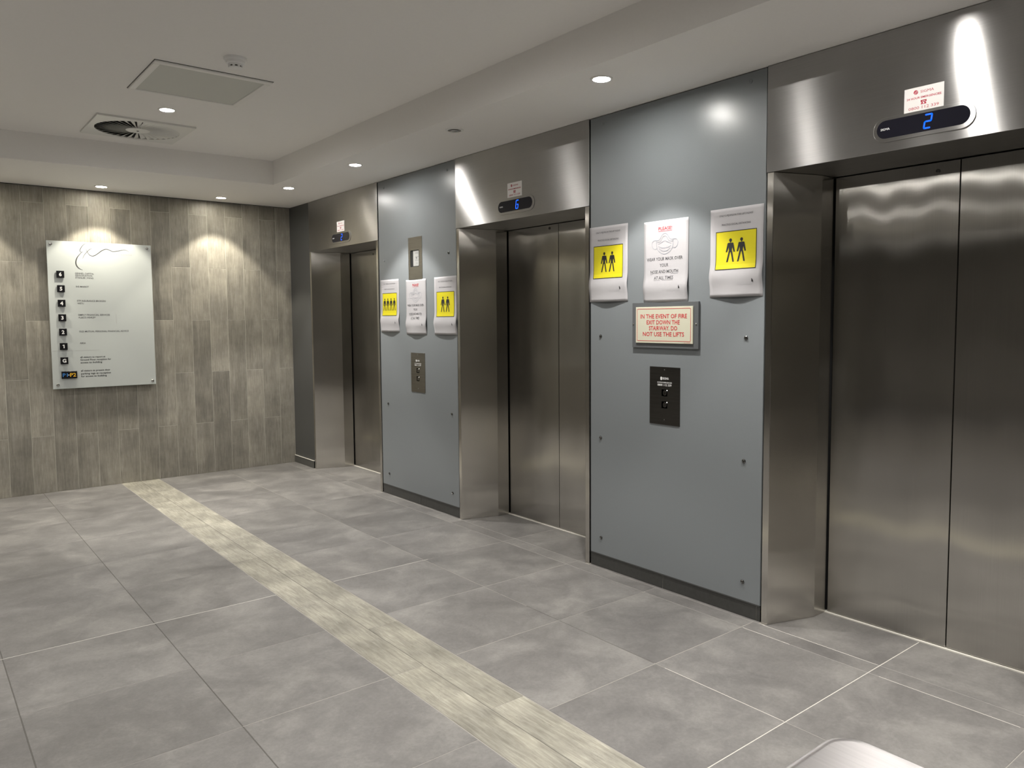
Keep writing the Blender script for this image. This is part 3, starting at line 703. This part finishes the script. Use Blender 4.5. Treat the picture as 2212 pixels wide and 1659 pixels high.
lines('visitor_note', T, M['blackp'], pf, e, 0.0006)
lines('thin_line', [rectp(-1.602, 1.421, -1.600, 1.504), rectp(X0+0.008, 1.1935, -1.74, 1.1950)], M['lightp'], pf, e, 0.0006)
Ls = []
def stroke(p, w_): Ls.extend(ribbon(smoothline(p, 6), None or [w_[0]+(w_[1]-w_[0])*math.sin(PI*k/(6*(len(p)-1)))for k in range(6*(len(p)-1)+1)]))
stroke([(-1.795, 2.092), (-1.806, 2.099), (-1.822, 2.094), (-1.837, 2.078), (-1.850, 2.056), (-1.856, 2.040), (-1.852, 2.028), (-1.842, 2.026), (-1.830, 2.032)], (0.001, 0.0045))
stroke([(-1.838, 2.030), (-1.862, 2.003), (-1.880, 1.975), (-1.889, 1.944), (-1.887, 1.918), (-1.875, 1.896), (-1.860, 1.884), (-1.840, 1.876)], (0.001, 0.009))
stroke([(-1.763, 2.062), (-1.785, 2.050), (-1.803, 2.030), (-1.823, 2.005), (-1.838, 1.972)], (0.0015, 0.0035))
stroke([(-1.812, 2.058), (-1.803, 2.036), (-1.790, 2.012), (-1.772, 1.998), (-1.748, 2.001), (-1.716, 2.025), (-1.688, 2.048), (-1.656, 2.061), (-1.630, 2.054), (-1.607, 2.044), (-1.565, 2.050), (-1.537, 2.058), (-1.510, 2.062), (-1.480, 2.049)], (0.0015, 0.006))
art('script_emblem', Ls, M['silver'], pf, e, 0.0008)
art('building_name', text('G R O V E   E X C H A N G E', -1.698, 2.013, 0.0125, 0.240, 'L'), M['lightp'], pf, e, 0.0007)

# ------------------------------------------------------------------ ceiling fittings
for i, (x, y, z, c, lit, lab) in enumerate(LAMPS):
    e = empty('downlight', (x, y, z), lab or 'recessed downlight of the ceiling, outside the view', 'downlight', 'recessed ceiling downlights')
    MB().lathe([(0.054, 0.0), (0.053, -0.003), (0.046, -0.005), (0.041, -0.004), (0.040, 0.0)], 28, cap=False).build('trim_ring', M['trim'], e, smooth=True)
    mb = MB(); mb.lathe([(0.0405, -0.0012), (0.030, -0.0022), (0.001, -0.0028)], 24)
    mb.build('lens', (M['lampw'] if c == WARM else M['lamp']) if lit else M['lampoff'], e)
    if not lit: MB().lathe([(0.026, -0.0026), (0.024, -0.006), (0.012, -0.005), (0.001, -0.0045)], 20).build('bulb', M['lampoff'], e, smooth=True)

# square ceiling panel
e = empty('ceiling_panel', (-1.7085, -2.967, HR), 'square white-framed ceiling panel with a grey-green inset beside the smoke detector', 'ceiling panel')
mb = MB(); a, b = 0.302, 0.268
for x0, x1, y0, y1 in ((-a, a, b, a), (-a, a, -a, -b), (-a, -b, -b, b), (b, a, -b, b)): mb.box(x0, x1, y0, y1, -0.012, 0)
bevel(mb.build('frame', M['trim'], e), 0.003, 1)
MB().box(-b, b, -b, b, -0.006, -0.002).build('inset', M['inset'], e)
mb = MB()
for x0, x1, y0, y1 in ((-a-0.003, a+0.003, a, a+0.003), (-a-0.003, a+0.003, -a-0.003, -a), (-a-0.003, -a, -a, a), (a, a+0.003, -a, a)): mb.box(x0, x1, y0, y1, -0.002, 0)
mb.build('edge_gap', M['lampoff'], e)

# swirl vent
e = empty('ceiling_vent', (-1.742, -1.683, HR), 'square ceiling vent with a swirl of radial blades near the far wall', 'vent')
mb = MB(); R1, n = 0.262, 48; S_ = 0.298
for zz, flip in ((-0.012, 0),):
    ring = [(R1*math.cos(2*PI*k/n), R1*math.sin(2*PI*k/n)) for k in range(n)]
    sq = []
    for k in range(n):
        a = 2*PI*k/n; c_, s_ = math.cos(a), math.sin(a); q = S_/max(abs(c_), abs(s_)); sq.append((q*c_, q*s_))
    b0 = len(mb.v); mb.v += [(x, y, zz) for x, y in ring]+[(x, y, zz) for x, y in sq]+[(x, y, 0) for x, y in sq]+[(x, y, zz+0.009) for x, y in ring]
    for k in range(n):
        j = (k+1) % n; mb.face(b0+k, b0+j, b0+n+j, b0+n+k); mb.face(b0+n+k, b0+n+j, b0+2*n+j, b0+2*n+k); mb.face(b0+k, b0+3*n+k, b0+3*n+j, b0+j)
mb.build('face_plate', M['ventm'], e)
MB().lathe([(R1+0.002, -0.0016), (0.001, -0.0016)], 48, cap=False).build('dark_throat', M['black'], e)
MB().lathe([(0.075, -0.002), (0.075, -0.012), (0.070, -0.014), (0.010, -0.014), (0.001, -0.0135)], 32).build('centre_disc', M['ventm'], e, smooth=True)
MB().lathe([(0.008, -0.0138), (0.007, -0.017), (0.001, -0.0172)], 12).build('centre_screw', M['screwd'], e)
bl = bpy.data.meshes.new('blade')
v = []
for r_, hw in ((0.072, 0.0045), (R1, 0.0155)):
    for s_ in (-1, 1):
        for tt in (0, 0.0008): v.append((r_, s_*hw, -0.0078-s_*0.0052+tt))
bl.from_pydata(v, [], [(0, 2, 6, 4), (1, 5, 7, 3), (0, 4, 5, 1), (2, 3, 7, 6), (0, 1, 3, 2), (4, 6, 7, 5)]); bl.materials.append(M['ventm']); finish(bl)
for k in range(36):
    o = link('blade', bl, e); o.rotation_euler = (0, 0, 2*PI*k/36)
# smoke detector
e = empty('smoke_detector', (-1.700, -3.530, HR), 'round white smoke detector on the raised ceiling', 'smoke detector')
MB().lathe([(0.055, 0), (0.055, -0.010), (0.051, -0.016), (0.046, -0.018)], 28).build('base', M['plastic'], e, smooth=True)
MB().lathe([(0.047, -0.018), (0.045, -0.028), (0.034, -0.031), (0.0335, -0.040)], 28, cap=False).build('housing', M['plastic'], e, smooth=True)
MB().lathe([(0.028, -0.030), (0.028, -0.046)], 20).build('sensor_chamber', M['lampoff'], e)
mb = MB()
for k in range(8):
    a = 2*PI*k/8+0.2; c_, s_ = math.cos(a), math.sin(a)
    b0 = len(mb.v)
    for r_ in (0.028, 0.034):
        for t_ in (-0.0055, 0.0055):
            for z_ in (-0.031, -0.046): mb.v.append((r_*c_-t_*s_, r_*s_+t_*c_, z_))
    for q in ((0, 1, 3, 2), (4, 6, 7, 5), (0, 4, 5, 1), (2, 3, 7, 6), (0, 2, 6, 4), (1, 5, 7, 3)): mb.face(*[b0+i for i in q])
mb.build('guard_ribs', M['plastic'], e)
MB().lathe([(0.034, -0.046), (0.033, -0.050), (0.020, -0.053), (0.001, -0.054)], 28).build('cap', M['plastic'], e, smooth=True)

# ------------------------------------------------------------------ steel gate pedestal in the foreground
GX, GY, GZ = -2.246, -7.080, 0.950
e = empty('gate_pedestal', (GX-0.14, GY-0.6, 0), 'brushed steel rounded top of a gate pedestal in the foreground', 'turnstile')
def rr(hx, y0, y1, r, n=8):
    p = []
    for cx, cy, s0 in ((hx-r, y0+r, -PI/2), (hx-r, y1-r, 0), (-hx+r, y1-r, PI/2), (-hx+r, y0+r, PI)):
        p += [(cx+r*math.cos(s0+PI/2*k/n), cy+r*math.sin(s0+PI/2*k/n)) for k in range(n+1)]
    return p
bd = MB().prism(rr(0.132, -0.592, 0.592, 0.030), 0.0, GZ-0.022).build('body', M['gate'], e, smooth=True)
mb = MB(); layers = [(0.0, 0.0, GZ-0.022), (0.0, 0.0, GZ-0.005), (0.0012, 0.0012, GZ-0.002), (0.005, 0.004, GZ-0.0002), (0.010, 0.008, GZ)]
rings = []
for dx, dr, z in layers:
    p = rr(0.140-dx, -0.600+dx, 0.600-dx, 0.036-dr*0.5); b0 = len(mb.v); mb.v += [(x, y, z) for x, y in p]; rings.append((b0, len(p)))
for (a0, n_), (b0, _) in zip(rings, rings[1:]):
    for k in range(n_): j = (k+1) % n_; mb.face(a0+k, a0+j, b0+j, b0+k)
mb.face(*range(rings[-1][0], rings[-1][0]+n_)); mb.face(*[rings[0][0]+k for k in range(n_)][::-1])
mb.build('top_cover', M['gate'], e, smooth=True)
MB().prism(rr(0.120, -0.580, 0.580, 0.02), 0.0, 0.04).build('plinth', M['dark'], e)
